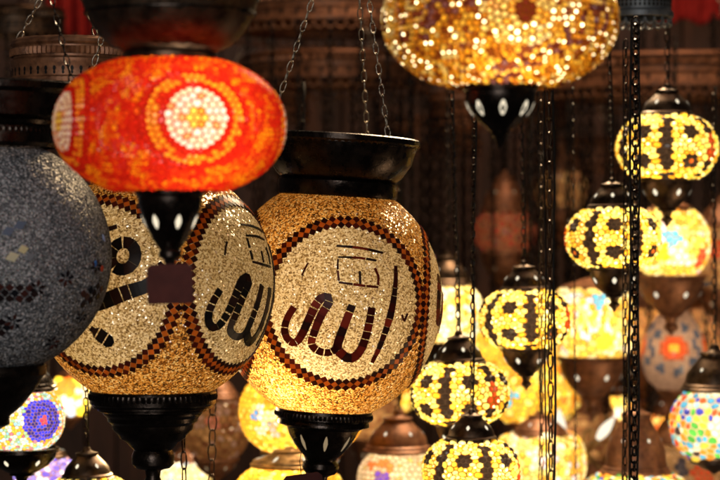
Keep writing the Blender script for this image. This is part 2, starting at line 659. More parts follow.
def stroke(c, pts, width, piece, dark, taper=0.0):
    """a pen stroke laid as a strip of cut glass pieces; pts in radians on the medallion"""
    out, cols = [], []
    dense = []
    for i in range(len(pts) - 1):
        p0 = pts[max(i - 1, 0)]; p1 = pts[i]; p2 = pts[i + 1]; p3 = pts[min(i + 2, len(pts) - 1)]
        for k in range(10):
            t = k / 10
            dense.append(tuple(0.5 * (2 * p1[j] + (p2[j] - p0[j]) * t + (2 * p0[j] - 5 * p1[j] + 4 * p2[j] - p3[j]) * t * t
                                      + (3 * p1[j] - p0[j] - 3 * p2[j] + p3[j]) * t ** 3) for j in (0, 1)))
    dense.append(pts[-1])
    s = [0.0]
    for a, b in zip(dense, dense[1:]):
        s.append(s[-1] + math.hypot(b[0] - a[0], b[1] - a[1]))
    tot = s[-1]
    n = max(1, int(round(tot / piece)))

    def at(x):
        x = max(0.0, min(tot, x))
        for i in range(len(s) - 1):
            if s[i + 1] >= x:
                f = (x - s[i]) / max(s[i + 1] - s[i], 1e-9)
                a, b = dense[i], dense[i + 1]
                p = (a[0] + (b[0] - a[0]) * f, a[1] + (b[1] - a[1]) * f)
                j0, j1 = max(i - 3, 0), min(i + 4, len(dense) - 1)
                tx, ty = dense[j1][0] - dense[j0][0], dense[j1][1] - dense[j0][1]
                l = math.hypot(tx, ty) or 1
                return p, (-ty / l, tx / l)
        return dense[-1], (0, 1)
    gap = piece * 0.02
    for i in range(n):
        x0, x1 = tot * i / n + gap, tot * (i + 1) / n - gap
        sl = random.uniform(-0.22, 0.22) * piece
        wa = width * 0.5 * (1 - taper * abs(2 * (i / n) - 1))
        wb = width * 0.5 * (1 - taper * abs(2 * ((i + 1) / n) - 1))
        (pa, na), (pm, nm), (pb, nb) = at(x0 + sl * 0.4), at((x0 + x1) / 2), at(x1 - sl * 0.4)
        q = [(pa[0] - na[0] * wa, pa[1] - na[1] * wa), (pm[0] - nm[0] * wa, pm[1] - nm[1] * wa), (pb[0] - nb[0] * wb, pb[1] - nb[1] * wb),
             (pb[0] + nb[0] * wb, pb[1] + nb[1] * wb), (pm[0] + nm[0] * wa, pm[1] + nm[1] * wa), (pa[0] + na[0] * wa, pa[1] + na[1] * wa)]
        out.append([on_medal(c, *w) for w in q])
        cols.append(random.choice(dark))
    return out, cols


DARK = [(0.05, 0.008, 0.008), (0.09, 0.012, 0.010), (0.14, 0.016, 0.013), (0.22, 0.028, 0.018), (0.025, 0.010, 0.012)]
DARKG = [(0.012, 0.012, 0.016), (0.022, 0.018, 0.022), (0.04, 0.022, 0.026), (0.03, 0.014, 0.014)]


def word_allah(c, rad, dark, turn=0.0):
    """الله in cut glass with its shadda and dagger alif"""
    def m(z):
        q = [(((x / 3 + 270) - 346) / 79 * rad, (296 - (y / 3 + 200)) / 79 * rad) for x, y in z]
        return [(x * math.cos(turn) - y * math.sin(turn), x * math.sin(turn) + y * math.cos(turn)) for x, y in q]
    w = 8.5 / 80 * rad
    pc = 7.5 / 80 * rad
    parts = []
    for pts, ww, tp in (
        ([(376, 178), (370, 240), (355, 315), (330, 395), (306, 456)], 0.85, 0.55),
        ([(297, 296), (290, 340), (279, 388), (264, 424), (240, 440), (214, 424), (203, 404), (218, 352), (242, 288)], 1.05, 0.22),
        ([(203, 404), (186, 421), (156, 420), (132, 400), (140, 362), (157, 318), (180, 276), (162, 268), (143, 288), (124, 328), (104, 374), (84, 398),
          (62, 388), (54, 360), (64, 325), (82, 296)], 0.98, 0.22),
        ([(203, 126), (270, 132), (337, 144)], 0.36, 0.3),
        ([(206, 158), (262, 160), (318, 168)], 0.34, 0.3),
        ([(205, 162), (203, 195), (206, 226)], 0.34, 0.2),
        ([(205, 228), (262, 236), (318, 242)], 0.38, 0.2),
        ([(264, 196), (264, 234)], 0.34, 0.0),
        ([(308, 186), (318, 212), (316, 238)], 0.42, 0.2),
        ([(393, 318), (401, 340)], 0.26, 0.0), ([(402, 340), (413, 318)], 0.26, 0.0),
        ([(122, 172), (112, 190), (104, 208)], 0.5, 0.5),
    ):
        q, cc = stroke(c, m(pts), w * ww * (1 if ww > 0.6 else 0.72), pc * (1.0 if ww > 0.6 else 1.8), dark, tp)
        parts.append(('letter_stroke' if ww > 0.6 else 'vowel_mark', q, cc))
    return parts


def word_muhammad(c, rad, dark, turn=0.0):
    """محمد in cut glass; the round head of the first letter is the part seen"""
    def m(z):
        return [(x * rad, y * rad) for x, y in z]
    w = 0.135 * rad
    pc = 0.11 * rad
    parts = []
    loop = [(0.42 + 0.135 * math.cos(t), 0.33 + 0.15 * math.sin(t)) for t in [2 * PI * i / 14 - 2.2 for i in range(15)]]
    for pts, ww, tp in (
        (loop, 0.95, 0.0),
        ([(0.86, 0.18), (0.70, 0.02), (0.45, -0.07), (0.15, -0.18), (-0.2, -0.26)], 1.25, 0.2),
        ([(0.80, 0.28), (0.88, 0.20), (0.92, 0.26)], 0.5, 0.3),
        ([(-0.2, -0.26), (-0.34, -0.05), (-0.2, 0.12), (-0.02, 0.05)], 1.0, 0.1),
        ([(0.02, -0.44), (0.12, -0.52), (0.26, -0.64)], 1.5, 0.7),
        ([(-0.34, -0.05), (-0.55, -0.18), (-0.62, 0.08), (-0.5, 0.4)], 1.0, 0.2),
        ([(0.3, 0.66), (0.1, 0.6), (-0.2, 0.62)], 0.5, 0.3),
    ):
        q, cc = stroke(c, m(pts), w * ww, pc, dark, tp)
        parts.append(('letter_stroke' if ww > 0.6 else 'vowel_mark', q, cc))
    return parts


def azd(deg, el=0.0):
    a = math.radians(deg)
    e = math.radians(el)
    return Vector((math.sin(a) * math.cos(e), -math.cos(a) * math.cos(e), math.sin(e)))


def bowl_cap(parent, u, ztop, prof, mat, flutes=True):
    return lathe('bowl_cap', sc(prof, u), mat, parent, 96)


def calligraphy_lamp(label, cx, cy, d, R, RZ, first, tilt, words, cup_prof, cup_flute, bowl, bulb, power, hub, dark):
    u = K * d
    loc = P(cx, cy, d)
    root = thing('pendant_lamp', label, 'lamp', loc, face_cam(loc), 'large calligraphy lamps', tilt)
    mrad = math.radians(42.5)
    cs = [azd(first + 90 * k, 0) for k in range(4)]
    g = BeadGlobe(root, u, R, bowl[-1][1] + 2, -cup_prof[0][1] + 2, M['gold'], cs, mrad, RZ)
    Q, C = [], []
    for c in cs:
        q, cc = med_ring(c, mrad, 66, math.radians(1.95))
        Q += q; C += cc
    g.flush('diamond_border', Q, C)
    for c, wd in zip(cs, words):
        for nm, Q, C in (word_allah if wd == 'a' else word_muhammad)(c, mrad, dark, tilt):
            g.flush(nm, Q, C)
    cup = lathe('cup', sc(cup_prof, u), M['black'], root, 96)
    ring_band('knurled_band', cup_flute[0], cup_flute[1], u, cup, M['black'], 150, cup_flute[2], 0.012)
    cap = bowl_cap(root, u, 0, bowl, M['black'])
    rr = bowl[0][0]
    ring_band('knurled_band', bowl[3][0] + 0.4, bowl[3][1] + 1, u, cap, M['black'], 150, 1.5, 0.01)
    for k in range(3):
        a = math.radians(38 + 120 * k)
        p0 = Vector((math.sin(a) * (rr - 3), -math.cos(a) * (rr - 3), bowl[0][1] - 1)) * u
        add_chain('chain', p0, Vector(hub) * u, 12 * u, 5 * u, 0.7 * u, M['steel'], root, seg=10)
    bulb_light(root, Vector(bulb) * u, power, (1.0, 0.70, 0.34), 0.02)
    return root, u


# lamp in front, left
cupA = [(62, -106), (63, -107), (63, -119), (60, -121), (60, -123), (55, -124), (55, -126), (50, -128), (49.5, -130), (46, -133), (45, -137), (41, -140),
        (40, -145), (35, -150), (33, -154), (26, -158), (22, -163), (19, -166), (20, -168), (21.5, -172), (21, -180), (17, -184), (8, -186), (7, -193), (9, -198), (5, -206), (0.2, -212)]
bowlT = [(80, 158), (82, 156), (82, 151), (78, 148), (76, 143), (72, 130), (64, 118), (60, 113), (62, 112), (62, 98), (60, 96)]
rootA, uA = calligraphy_lamp('gold beaded lamp in front of its twin, black script, stepped black cup below', 153, 284, 2.95, 121, 123, -32, 0.0,
                             ['m', 'a', 'm', 'a'], cupA, (63.3, -112, 3.0), bowlT, (-15, -8, -30), 0.85, (0, 0, 420), DARKG)
# lamp behind, centre
cupB = [(46, -111), (48, -112), (48.5, -121), (45, -123), (46, -125), (46, -128), (40, -130), (36, -132), (33, -140), (27, -150), (21, -158), (16, -163), (15, -166),
        (18, -169), (18.5, -174), (15, -180), (8, -183), (7, -188), (0.2, -196)]
bowlB0 = [(77, 157), (79, 156), (79.5, 151), (76, 148), (75, 144), (72, 132), (63, 118), (57, 113), (60, 111), (60, 99), (58, 96)]
bowlB = [(r, z + 7) for r, z in bowlB0]
cupB = [(r, -109 + (z + 111) * 0.94) for r, z in cupB]
rootB, uB = calligraphy_lamp('gold beaded lamp with dark red script under a wide black bowl, price card below', 331, 300, 3.22, 111, 121, 8, math.radians(3.6),
                             ['a', 'm', 'a', 'm'], cupB, (48.6, -115.2, 2.4), bowlB, (-26, -42, -66), 1.6, (-5, 0, 420), DARK)
cup_b = [o for o in rootB.children if o.name.startswith('cup')][0]
glow_holes(cup_b, uB, cupB, -141.5, 8.0, 2.2, 8, 'dim_hole_glow', off=0.15)


# price card hanging on a thread
def card(label, cx, cy, w, h, d, top, rz, roll, mat='card', thread_top=None):
    u = K * d
    loc = P(cx, cy, d)
    root = thing('price_card', label, 'card', loc, rz)
    t = 0.6
    zs = [(-w / 2, -h / 2), (w / 2, -h / 2), (w / 2, h / 2 - 4), (w / 2 - 4, h / 2), (-w / 2 + 4, h / 2), (-w / 2, h / 2 - 4)]
    cr, sr = math.cos(roll), math.sin(roll)
    zs = [(x * cr - z * sr, x * sr + z * cr) for x, z in zs]
    V = [Vector((x * u, -t * u, z * u)) for x, z in zs] + [Vector((x * u, t * u, z * u)) for x, z in zs]
    n = len(zs)
    F = [tuple(range(n)), tuple(range(2 * n - 1, n - 1, -1))] + [(i, n + i, n + (i + 1) % n, (i + 1) % n) for i in range(n)]
    mesh_obj('card_sheet', V, F, M[mat], root, False)
    V, F = [], []
    for s in (-1, 1):
        path = [Vector((s * 2.5 * u, 0, (h / 2 - 4) * u)), Vector((s * 3.2 * u - 1 * u, 0, (h / 2 + top * 0.5) * u)), Vector((-2 * u, 0, (h / 2 + top) * u))]
        tube_data(path, 0.35 * u, V, F, 5)
    mesh_obj('thread', V, F, M['cord'], root, True)
    return root


card('dark maroon card on a thread under the cup of the central script lamp', 304, 491, 40, 34, 3.1, 26, 0.1, 0.12)
card('dark maroon card hanging below the finial of the red lamp', 170, 284, 46, 40, 2.27, 22, -0.05, 0.03)


# ------------------------------------------------------------------ grey unlit lamp at the left edge
def grey_lamp():
    d = 2.66
    u = K * d
    loc = P(-8, 256, d)
    root = thing('pendant_lamp', 'unlit grey beaded lamp with small dark diamond motifs, cut by the left edge', 'lamp', loc, face_cam(loc))
    g = BeadGlobe(root, u, 119, 118, 112, M['grey'], [], 0)
    Q, C = [], []
    dk = [(0.02, 0.012, 0.014), (0.035, 0.02, 0.02), (0.015, 0.016, 0.022), (0.09, 0.03, 0.025)]

    def dia(px, py, w, h, col, rot=0.0):
        x = (px + 8) / 119.0; z = (256 - py) / 119.0
        y = -math.sqrt(max(0.02, 1 - x * x - z * z))
        c = Vector((x, y, z))
        q = []
        for a, b in ((-w, 0), (0, -h), (w, 0), (0, h)):
            aa = a * math.cos(rot) - b * math.sin(rot); bb = a * math.sin(rot) + b * math.cos(rot)
            q.append(on_medal(c, aa / 119.0, bb / 119.0))
        Q.append(q); C.append(col)
    rd = random.Random(3)

    def done():
        g.flush('diamond_motif', Q[:], C[:])
        Q.clear(); C.clear()

    def rowm(px, py, n, dx, dy):
        for i in range(n):
            dia(px + i * dx, py + i * dy - 4.2, 4.3, 3.9, rd.choice(dk))
            dia(px + (i + 0.5) * dx, py + (i + 0.5) * dy + 1, 4.3, 3.9, rd.choice(dk))
            dia(px + i * dx, py + i * dy + 6.2, 4.3, 3.9, rd.choice(dk))
        done()

    def star(px, py, s):
        for k in range(6):
            a = 2 * PI * k / 6 + 0.3
            dia(px + s * math.cos(a), py - s * math.sin(a), s * 0.72, s * 0.34, rd.choice(dk), a)
        done()
    rowm(-10, 288, 5, 9.2, 0.5)
    star(34, 286, 5.2)
    star(62, 277, 5.0)
    rowm(79, 296, 3, 7.5, -3.4)
    star(12, 318, 5.2)
    rowm(-8, 322, 2, 9, 0)
    star(78, 315, 4)
    star(92, 266, 4)
    star(50, 340, 4.5)
    dia(98, 268, 3, 3, (0.75, 0.12, 0.05)); dia(91, 263, 2.4, 3, (0.1, 0.3, 0.75)); done()
    for (x, y) in ((7, 232), (18, 226)):
        dia(x, y, 7, 4.6, (0.2, 0.25, 0.36), 0.4)
    done()
    dia(11, 256, 7, 5, (0.93, 0.85, 0.6), 0.3); dia(21, 249, 5.4, 4.4, (0.93, 0.82, 0.5), 0.2)  # reflected glints put into the pale tile colours
    dia(27, 256, 5, 4, (0.3, 0.32, 0.36), 0.2); done()
    dia(100, 238, 2.4, 4, (0.5, 0.6, 0.9), 0.5)  # bluish glint painted as a light tile
    done()
    cup = [(52, -108), (54, -109), (54, -118), (50, -122), (44, -132), (30, -150), (18, -160), (18, -168), (6, -174), (0.2, -190)]
    lathe('cup', sc(cup, u), M['black'], root, 96)
    cap = lathe('bowl_cap', sc([(86, 172), (90, 170), (90, 164), (82, 160), (80, 138), (66, 134), (64, 130), (66, 128), (66, 112), (63, 108)], u), M['black'], root, 96)
    ring_band('knurled_band', 66.2, 124, u, cap, M['black'], 150, 2.5, 0.012)
    for k in range(3):
        a = math.radians(70 + 120 * k)
        p0 = Vector((math.sin(a) * 84, -math.cos(a) * 84, 170)) * u
        add_chain('chain', p0, Vector((20, 0, 420)) * u, 12 * u, 5 * u, 0.8 * u, M['black'], root, seg=10)


grey_lamp()


# ------------------------------------------------------------------ red bead lamp, top left
def red_lamp():
    d = 2.3
    u = K * d
    rng = random.Random(11)
    loc = P(170, 126, d)
    root = thing('pendant_lamp', 'glowing red and orange beaded lamp with a white rosette under a dark bowl', 'lamp', loc, face_cam(loc))
    rx, rz, p = 115 * u, 72 * u, 2.15
    zl = 66 * u
    ros = [shell_dir(math.radians(a), 2 * u, rx, rz, p) for a in (13, -70, 96, 179)]
    pts = []
    for q in rows(rx, rz, p, zl, 4.9 * u, 0.3, rng):
        if all((q - c).length > 57 * u for c in ros):
            pts.append(q)
    for c in ros:
        n = c.normalized()
        n = Vector((c.x / rx ** 2, c.y / rx ** 2, c.z / rz ** 2)).normalized()
        a = Vector((0, 0, 1)).cross(n).normalized(); b = n.cross(a)
        pts.append(c)
        for k in range(1, 9):
            r = k * 7.0 * u
            m = int(2 * PI * k * 1.0)
            for i in range(m):
                t = 2 * PI * (i + rng.uniform(-0.1, 0.1)) / m
                q = on_shell(c + a * (r * math.cos(t)) + b * (r * math.sin(t)), rx, rz, p)
                if abs(q.z) < zl:
                    pts.append(q)

    def colour(q):
        dd = min((q - c).length for c in ros) / u
        v = rng.random()
        if dd < 7:
            return (0.95, 0.75, 0.12) if v < 0.8 else (0.9, 0.4, 0.05)
        if dd < 31:
            return rng.choice([(0.97, 0.93, 0.78), (0.97, 0.9, 0.66), (0.95, 0.84, 0.6), (0.97, 0.95, 0.85)]) if v < 0.92 else (0.9, 0.4, 0.15)
        if dd < 38:
            return (0.60, 0.02, 0.008)
        if dd < 49:
            return (0.95, 0.30 + 0.14 * v, 0.02) if v < 0.8 else (0.75, 0.04, 0.01)
        if dd < 54:
            return (0.62, 0.022, 0.008)
        nz = mnoise.noise(q / u * 0.05) + 0.6 * mnoise.noise(q / u * 0.13 + Vector((5, 2, 9)))
        t = max(0, min(1, 0.56 + nz * 0.8 + (v - 0.5) * 0.8))
        return (0.70 + 0.26 * t, 0.022 + 0.30 * t * t * t, 0.008)
    mosaic('globe', pts, colour, root, rx, rz, p, zl * 0.985, 0.80, 0.06, (0.42, 0.012, 0.004), 0.0, 1.0, rng)
    bowl = [(88, 140), (90, 136), (88, 126), (84, 112), (78, 100), (70, 89), (60, 80), (48, 75), (45, 73), (47, 71), (47, 65), (45, 61)]
    cap = lathe('bowl_cap', sc(bowl, u), M['bronze'], root, 96)
    for z, r in ((126, 88.4), (112, 84.6)):
        ring_band('knurled_band', r, z, u, cap, M['black'], 140, 1.6, 0.008)
    cup = [(32, -61), (35, -63), (35, -68), (32, -71), (32, -78), (29, -88), (24, -100), (18, -112), (13, -120), (10, -124), (11.5, -127), (11, -131), (6, -134), (4, -142), (5, -146), (0.2, -154)]
    co = lathe('cup', sc(cup, u), M['black'], root, 64)
    glow_holes(co, u, cup, -96, 7.0, 3.2, 7, off=0.36)
    for k in range(3):
        a = math.radians(20 + 120 * k)
        add_chain('chain', Vector((math.sin(a) * 86, -math.cos(a) * 86, 138)) * u, Vector((0, 0, 400)) * u, 13 * u, 6 * u, 0.8 * u, M['steel'], root, seg=10)
    bulb_light(root, Vector((24, -52, 1)) * u, 0.50, (1.0, 0.85, 0.62))


red_lamp()


# ------------------------------------------------------------------ yellow bead lamp, top centre
def yellow_lamp():
    d = 2.25
    u = K * d
    rng = random.Random(21)
    loc = P(500, 20, d)
    root = thing('pendant_lamp', 'large golden beaded lamp with maroon dots, cut by the top edge', 'lamp', loc, face_cam(loc))
    rx, rz, p = 116 * u, 72 * u, 2.15
    zl = 67 * u
    ros = [shell_dir(math.radians(a), -3 * u, rx, rz, p) for a in (12, -78, 102, 192)]
    pts = rows(rx, rz, p, zl, 6.6 * u, 0.25, rng)
    pts = [q for q in pts if all((q - c).length > 34 * u for c in ros)]
    for c in ros:
        n = Vector((c.x / rx ** 2, c.y / rx ** 2, c.z / rz ** 2)).normalized()
        a = Vector((0, 0, 1)).cross(n).normalized(); b = n.cross(a)
        pts.append(c)
        for k in range(1, 6):
            m = int(2 * PI * k)
            for i in range(m):
                t = 2 * PI * (i + 0.5 * (k % 2)) / m
                pts.append(on_shell(c + a * (k * 7 * u * math.cos(t)) + b * (k * 7 * u * math.sin(t)), rx, rz, p))

    def colour(q):
        dd = min((q - c).length for c in ros) / u
        v = rng.random()
        if dd < 10:
            return (0.14, 0.02, 0.012)
        if dd < 34:
            return rng.choice([(0.97, 0.74, 0.28), (0.95, 0.62, 0.14), (0.97, 0.85, 0.5), (0.9, 0.45, 0.06)])
        az = math.degrees(math.atan2(q.x, -q.y))
        w = (az - q.z / u * 0.95) % 90
        inband = 44 < w < 74
        if inband:
            if v < 0.42:
                return rng.choice([(0.10, 0.018, 0.012), (0.26, 0.06, 0.03), (0.2, 0.08, 0.12)])
            return rng.choice([(0.92, 0.48, 0.04), (0.8, 0.34, 0.03), (0.95, 0.6, 0.1)])
        if v < 0.24:
            return rng.choice([(0.42, 0.13, 0.015), (0.25, 0.06, 0.012)])
        return rng.choice([(0.95, 0.50, 0.04), (0.9, 0.40, 0.02), (0.97, 0.60, 0.09), (0.97, 0.76, 0.3), (0.7, 0.28, 0.02)])
    mosaic('globe', pts, colour, root, rx, rz, p, zl * 0.985, 0.74, 0.09, (0.12, 0.03, 0.005), 0.18, 8.0, rng)
    bowl = [(88, 140), (90, 136), (84, 112), (70, 89), (48, 75), (45, 73), (47, 71), (47, 65), (45, 61)]
    lathe('bowl_cap', sc(bowl, u), M['black'], root, 80)
    cup = [(34, -62), (38, -64), (38, -70), (35, -72), (35, -80), (31, -90), (22, -101), (13, -109), (8, -112), (9.5, -114), (6, -118), (4, -124), (0.2, -130)]
    co = lathe('cup', sc(cup, u), M['black'], root, 64)
    glow_holes(co, u, cup, -89, 7.5, 3.6, 8, off=0.12)
    for k in range(3):
        a = math.radians(20 + 120 * k)
        add_chain('chain', Vector((math.sin(a) * 86, -math.cos(a) * 86, 138)) * u, Vector((0, 0, 400)) * u, 13 * u, 6 * u, 0.8 * u, M['steel'], root, seg=10)
    bulb_light(root, Vector((10, -50, -14)) * u, 0.62, (1.0, 0.80, 0.42))


yellow_lamp()


# ------------------------------------------------------------------ small yellow lamps with black stars (one built, the others copied)
def star_lamp(label, cx, cy, d):
    u = K * d
    rng = random.Random(5)
    loc = P(cx, cy, d)
    root = thing('pendant_lamp', label, 'lamp', loc, face_cam(loc), 'small yellow star mosaic lamps')
    rx, rz, p = 50 * u, 35 * u, 2.3
    zl = 31 * u
    special = []                    # (point, colour)
    blk = (0.02, 0.012, 0.01)
    red = (0.42, 0.05, 0.012)
    for k in range(6):
        az0 = 2 * PI * k / 6
        # a column of black diamonds
        for i in range(-5, 6):
            z = i * 5.4 * u
            for s in ((-1, 1) if i % 2 else (0,)):
                q = shell_dir(az0 + s * 0.066, z, rx, rz, p)
                special.append((q, red if (k % 3 == 1 and abs(i) < 3) else blk))
        # stars between the columns
        for zc, ctr in ((14.5, blk), (-14.5, (0.6, 0.12, 0.02) if k % 2 == 0 else blk)):
            c = shell_dir(az0 + PI / 6, zc * u, rx, rz, p)
            n = Vector((c.x / rx ** 2, c.y / rx ** 2, c.z / rz ** 2)).normalized()
            a = Vector((0, 0, 1)).cross(n).normalized(); b = n.cross(a)
            special.append((on_shell(c, rx, rz, p), ctr))
            for j in range(6):
                t = 2 * PI * j / 6
                special.append((on_shell(c + a * (5.0 * u * math.cos(t)) + b * (5.0 * u * math.sin(t)), rx, rz, p), blk))
    pts = [q for q, _ in special]
    fill = rows(rx, rz, p, zl, 4.7 * u, 0.62, rng)
    fill = [q for q in fill if rng.random() > 0.14]
    fill = [q for q in fill if all((q - s).length > 4.3 * u for s in pts)]
    lut = {}
    allp = pts + fill
    for q, c in special:
        lut[(round(q.x, 5), round(q.y, 5), round(q.z, 5))] = c

    def colour(q):
        c = lut.get((round(q.x, 5), round(q.y, 5), round(q.z, 5)))
        if c:
            return c
        return rng.choice([(0.97, 0.82, 0.24), (0.97, 0.72, 0.11), (0.97, 0.88, 0.42), (0.92, 0.58, 0.06), (0.70, 0.36, 0.025), (0.97, 0.86, 0.34), (0.97, 0.80, 0.2)])
    mosaic('globe', allp, colour, root, rx, rz, p, zl * 0.99, 0.80, 0.07, (0.16, 0.055, 0.006), 0.16, 2.8, rng)
    bell_cap(root, u, 30, 27, 30, M['bronze'], True, 6)
    finial_cup(root, u, -30, 27, 49, M['bronze'], True, 6)
    up_chain(root, u, 62, 330, M['black'])
    bulb_light(root, Vector((0, -14, 0)) * u, 1.0, (1.0, 0.84, 0.46))
    return root


def kids(o):
    return [c for c in bpy.data.objects if c.parent == o]


def copy_thing(root, label, cx, cy, d, s=1.0, rz=0.0, group=None):
    r = root.copy()
    COL.objects.link(r)
    loc = P(cx, cy, d)
    r.location = loc
    r.scale = [s] * 3
    r.rotation_euler = (random.uniform(-0.02, 0.02), random.uniform(-0.03, 0.03), face_cam(loc) + rz)
    r['label'] = label
    if group:
        r['group'] = group
    for c in kids(root):
        k = c.copy()
        COL.objects.link(k)
        k.parent = r
        for g in kids(c):
            h = g.copy()
            COL.objects.link(h)
            h.parent = k
    return r


s0 = star_lamp('highest of the small yellow star lamps, hanging under the grey scalloped canopy', 667, 148, 3.9)
SL = [('small yellow star lamp overlapping a round lamp with a blue triangle', 613, 238, 3.72, 0.94, 0.55),
      ('small yellow star lamp hanging between the two long dangling chains, bell cap above it', 525, 319, 3.78, 0.91, 0.15),
      ('small yellow star lamp beside the script globe, above another of its kind', 460, 393, 3.62, 0.97, -0.3),
      ('lowest small yellow star lamp, cut by the bottom edge under its bell cap', 471, 470, 3.42, 0.96, 0.35),
      ('lamp showing only its dark bell cap and chain beside the stepped cup', 88, 508, 3.5, 0.96, 0.0)]
for lb, x, y, d, s, rz in SL:
    copy_thing(s0, lb, x, y, d, s * d / 3.9, rz)


# ------------------------------------------------------------------ other mosaic lamps further back
def back_lamp(label, cx, cy, d, rx, ry, palette, cell, power, cap=None, cup=None, mat='copper', marks=(), p=2.2, grout=(0.25, 0.14, 0.05), seed=1, chain=True,
              bulbcol=(1.0, 0.86, 0.6), zf=0.88, group='coloured mosaic lamps further back', chainmat='black', glint=0.0, tilt=0.0, bulb=(0, -0.25, 0)):
    u = K * d
    rng = random.Random(seed)
    loc = P(cx, cy, d)
    root = thing('pendant_lamp', label, 'lamp', loc, face_cam(loc), group, tilt)
    X, Z = rx * u, ry * u
    zl = Z * zf
    pts = rows(X, Z, p, zl, cell * u, 0.42, rng)
    mk = []
    for (mx, my, mr, col) in marks:
        az = math.asin(max(-0.98, min(0.98, (mx - cx) / max(1.0, rx * shell_r((cy - my) * u, 1, Z, p)))))
        mk.append((shell_dir(az, (cy - my) * u, X, Z, p), mr * u, col))

    def colour(q):
        for c, r, col in mk:
            if (q - c).length < r:
                f = rng.uniform(0.85, 1.05)
                col = col if isinstance(col[0], float) else rng.choice(col)
                return tuple(min(0.97, x * f) for x in col)
        return pick(palette, rng)
    mosaic('globe', pts, colour, root, X, Z, p, zl * 0.985, 0.84, 0.06, grout, glint, 3.0, rng)
    rr = rx * max(0.0, 1 - zf ** p) ** (1 / p)
    if cap:
        bell_cap(root, u, ry * zf, cap[0], cap[1], M[mat], True, 6, 48, 0.68, 'hole_glow' if 'unlit' not in group else 'dim_hole_glow')
        if chain:
            up_chain(root, u, ry * zf + cap[1] * 1.08, 260, M[chainmat], 9, 4.4, 0.7)
    else:
        lathe('cap', sc([(rr * 0.9, ry * zf - 1), (rr * 1.06, ry * zf - 0.5), (rr * 1.06, ry * zf + 3), (rr * 0.7, ry * zf + 6), (rr * 0.3, ry * zf + 10), (0.2, ry * zf + 12)], u), M[mat], root, 48)
    if cup:
        finial_cup(root, u, -ry * zf, cup[0], cup[1], M[mat], True, 6, 48, 0.68, 'hole_glow' if 'unlit' not in group else 'dim_hole_glow')
    else:
        lathe('cup', sc([(rr * 0.9, -ry * zf + 1), (rr * 1.06, -ry * zf + 0.5), (rr * 1.06, -ry * zf - 4), (rr * 0.7, -ry * zf - 8), (rr * 0.3, -ry * zf - 12), (0.2, -ry * zf - 16)], u), M[mat], root, 48)
    power *= 0.8
    if power > 0:
        bulb_light(root, Vector((bulb[0] * rx, bulb[1] * rx, bulb[2] * ry)) * u, power, bulbcol)
    return root, u


YEL = [(4, (0.97, 0.76, 0.26)), (4, (0.95, 0.60, 0.08)), (4, (0.97, 0.9, 0.62)), (2.2, (0.85, 0.40, 0.04)), (0.8, (0.8, 0.6, 0.75)), (1, (0.7, 0.62, 0.2))]
ORA = [(5, (0.95, 0.58, 0.05)), (4, (0.92, 0.46, 0.03)), (2, (0.97, 0.78, 0.22)), (1, (0.8, 0.28, 0.02))]
WHI = [(5, (0.97, 0.9, 0.6)), (4, (0.97, 0.93, 0.78)), (2, (0.95, 0.75, 0.3)), (1, (0.6, 0.8, 0.5)), (0.6, (0.9, 0.5, 0.2))]
MUL = [(2, (0.1, 0.42, 0.8)), (2, (0.85, 0.32, 0.04)), (1.6, (0.9, 0.12, 0.04)), (2, (0.95, 0.72, 0.1)), (1.8, (0.12, 0.55, 0.1)), (1.4, (0.06, 0.08, 0.6)),
       (2, (0.9, 0.85, 0.7)), (1, (0.4, 0.75, 0.85)), (0.7, (0.06, 0.04, 0.04))]
PNK = [(4, (0.85, 0.66, 0.44)), (4, (0.9, 0.74, 0.52)), (2, (0.8, 0.55, 0.38)), (1, (0.9, 0.6, 0.2))]
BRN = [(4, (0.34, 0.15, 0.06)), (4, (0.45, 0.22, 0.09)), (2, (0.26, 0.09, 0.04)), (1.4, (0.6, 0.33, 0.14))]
BLU = (0.10, 0.48, 0.85)

back_lamp('round yellow lamp with a pale blue triangle and a red patch, behind a star lamp', 671, 243, 4.7, 38, 38, YEL, 6.5, 1.35, None, (34, 60), 'copper',
          [(672, 238, 9.5, BLU), (702, 257, 9.5, (0.85, 0.05, 0.02)), (662, 253, 9, (0.97, 0.66, 0.02)), (652, 226, 7, (0.7, 0.45, 0.8)), (692, 222, 8, (0.95, 0.5, 0.05)), (686, 268, 7, (0.95, 0.55, 0.06))], seed=31)
back_lamp('squarish yellow lamp with one blue patch behind the thick black chain', 592, 323, 4.8, 41, 39, YEL, 6.5, 1.7, None, (34, 64), 'copper',
          [(600, 301, 8, BLU), (605, 340, 9, (0.97, 0.75, 0.04)), (568, 300, 5, (0.55, 0.7, 0.85)), (585, 338, 4, (0.8, 0.6, 0.85))], p=3.2, seed=32)
back_lamp('wide orange yellow lamp with a blue spot below the middle star lamp', 530, 385, 5.0, 42, 42, ORA, 7.5, 1.5, (24, 30), None, 'copper',
          [(511, 396, 7, BLU), (540, 372, 9, (0.97, 0.8, 0.2))], seed=33)
back_lamp('pale yellow lamp at the bottom edge behind the long linked chain', 540, 462, 4.6, 45, 32, YEL, 7, 1.5, (26, 20), None, 'copper', [(520, 470, 6, (0.95, 0.9, 0.6))], p=3.0, seed=34)
back_lamp('dazzling white yellow lamp half hidden by the right flank of the script globe', 447, 314, 4.6, 37, 33, YEL + [(5, (0.97, 0.92, 0.72)), (1, (0.4, 0.6, 0.75))], 6.5, 1.2, (24, 30), (24, 44), 'bronze', [(430, 300, 7, (0.9, 0.6, 0.55))], seed=35)
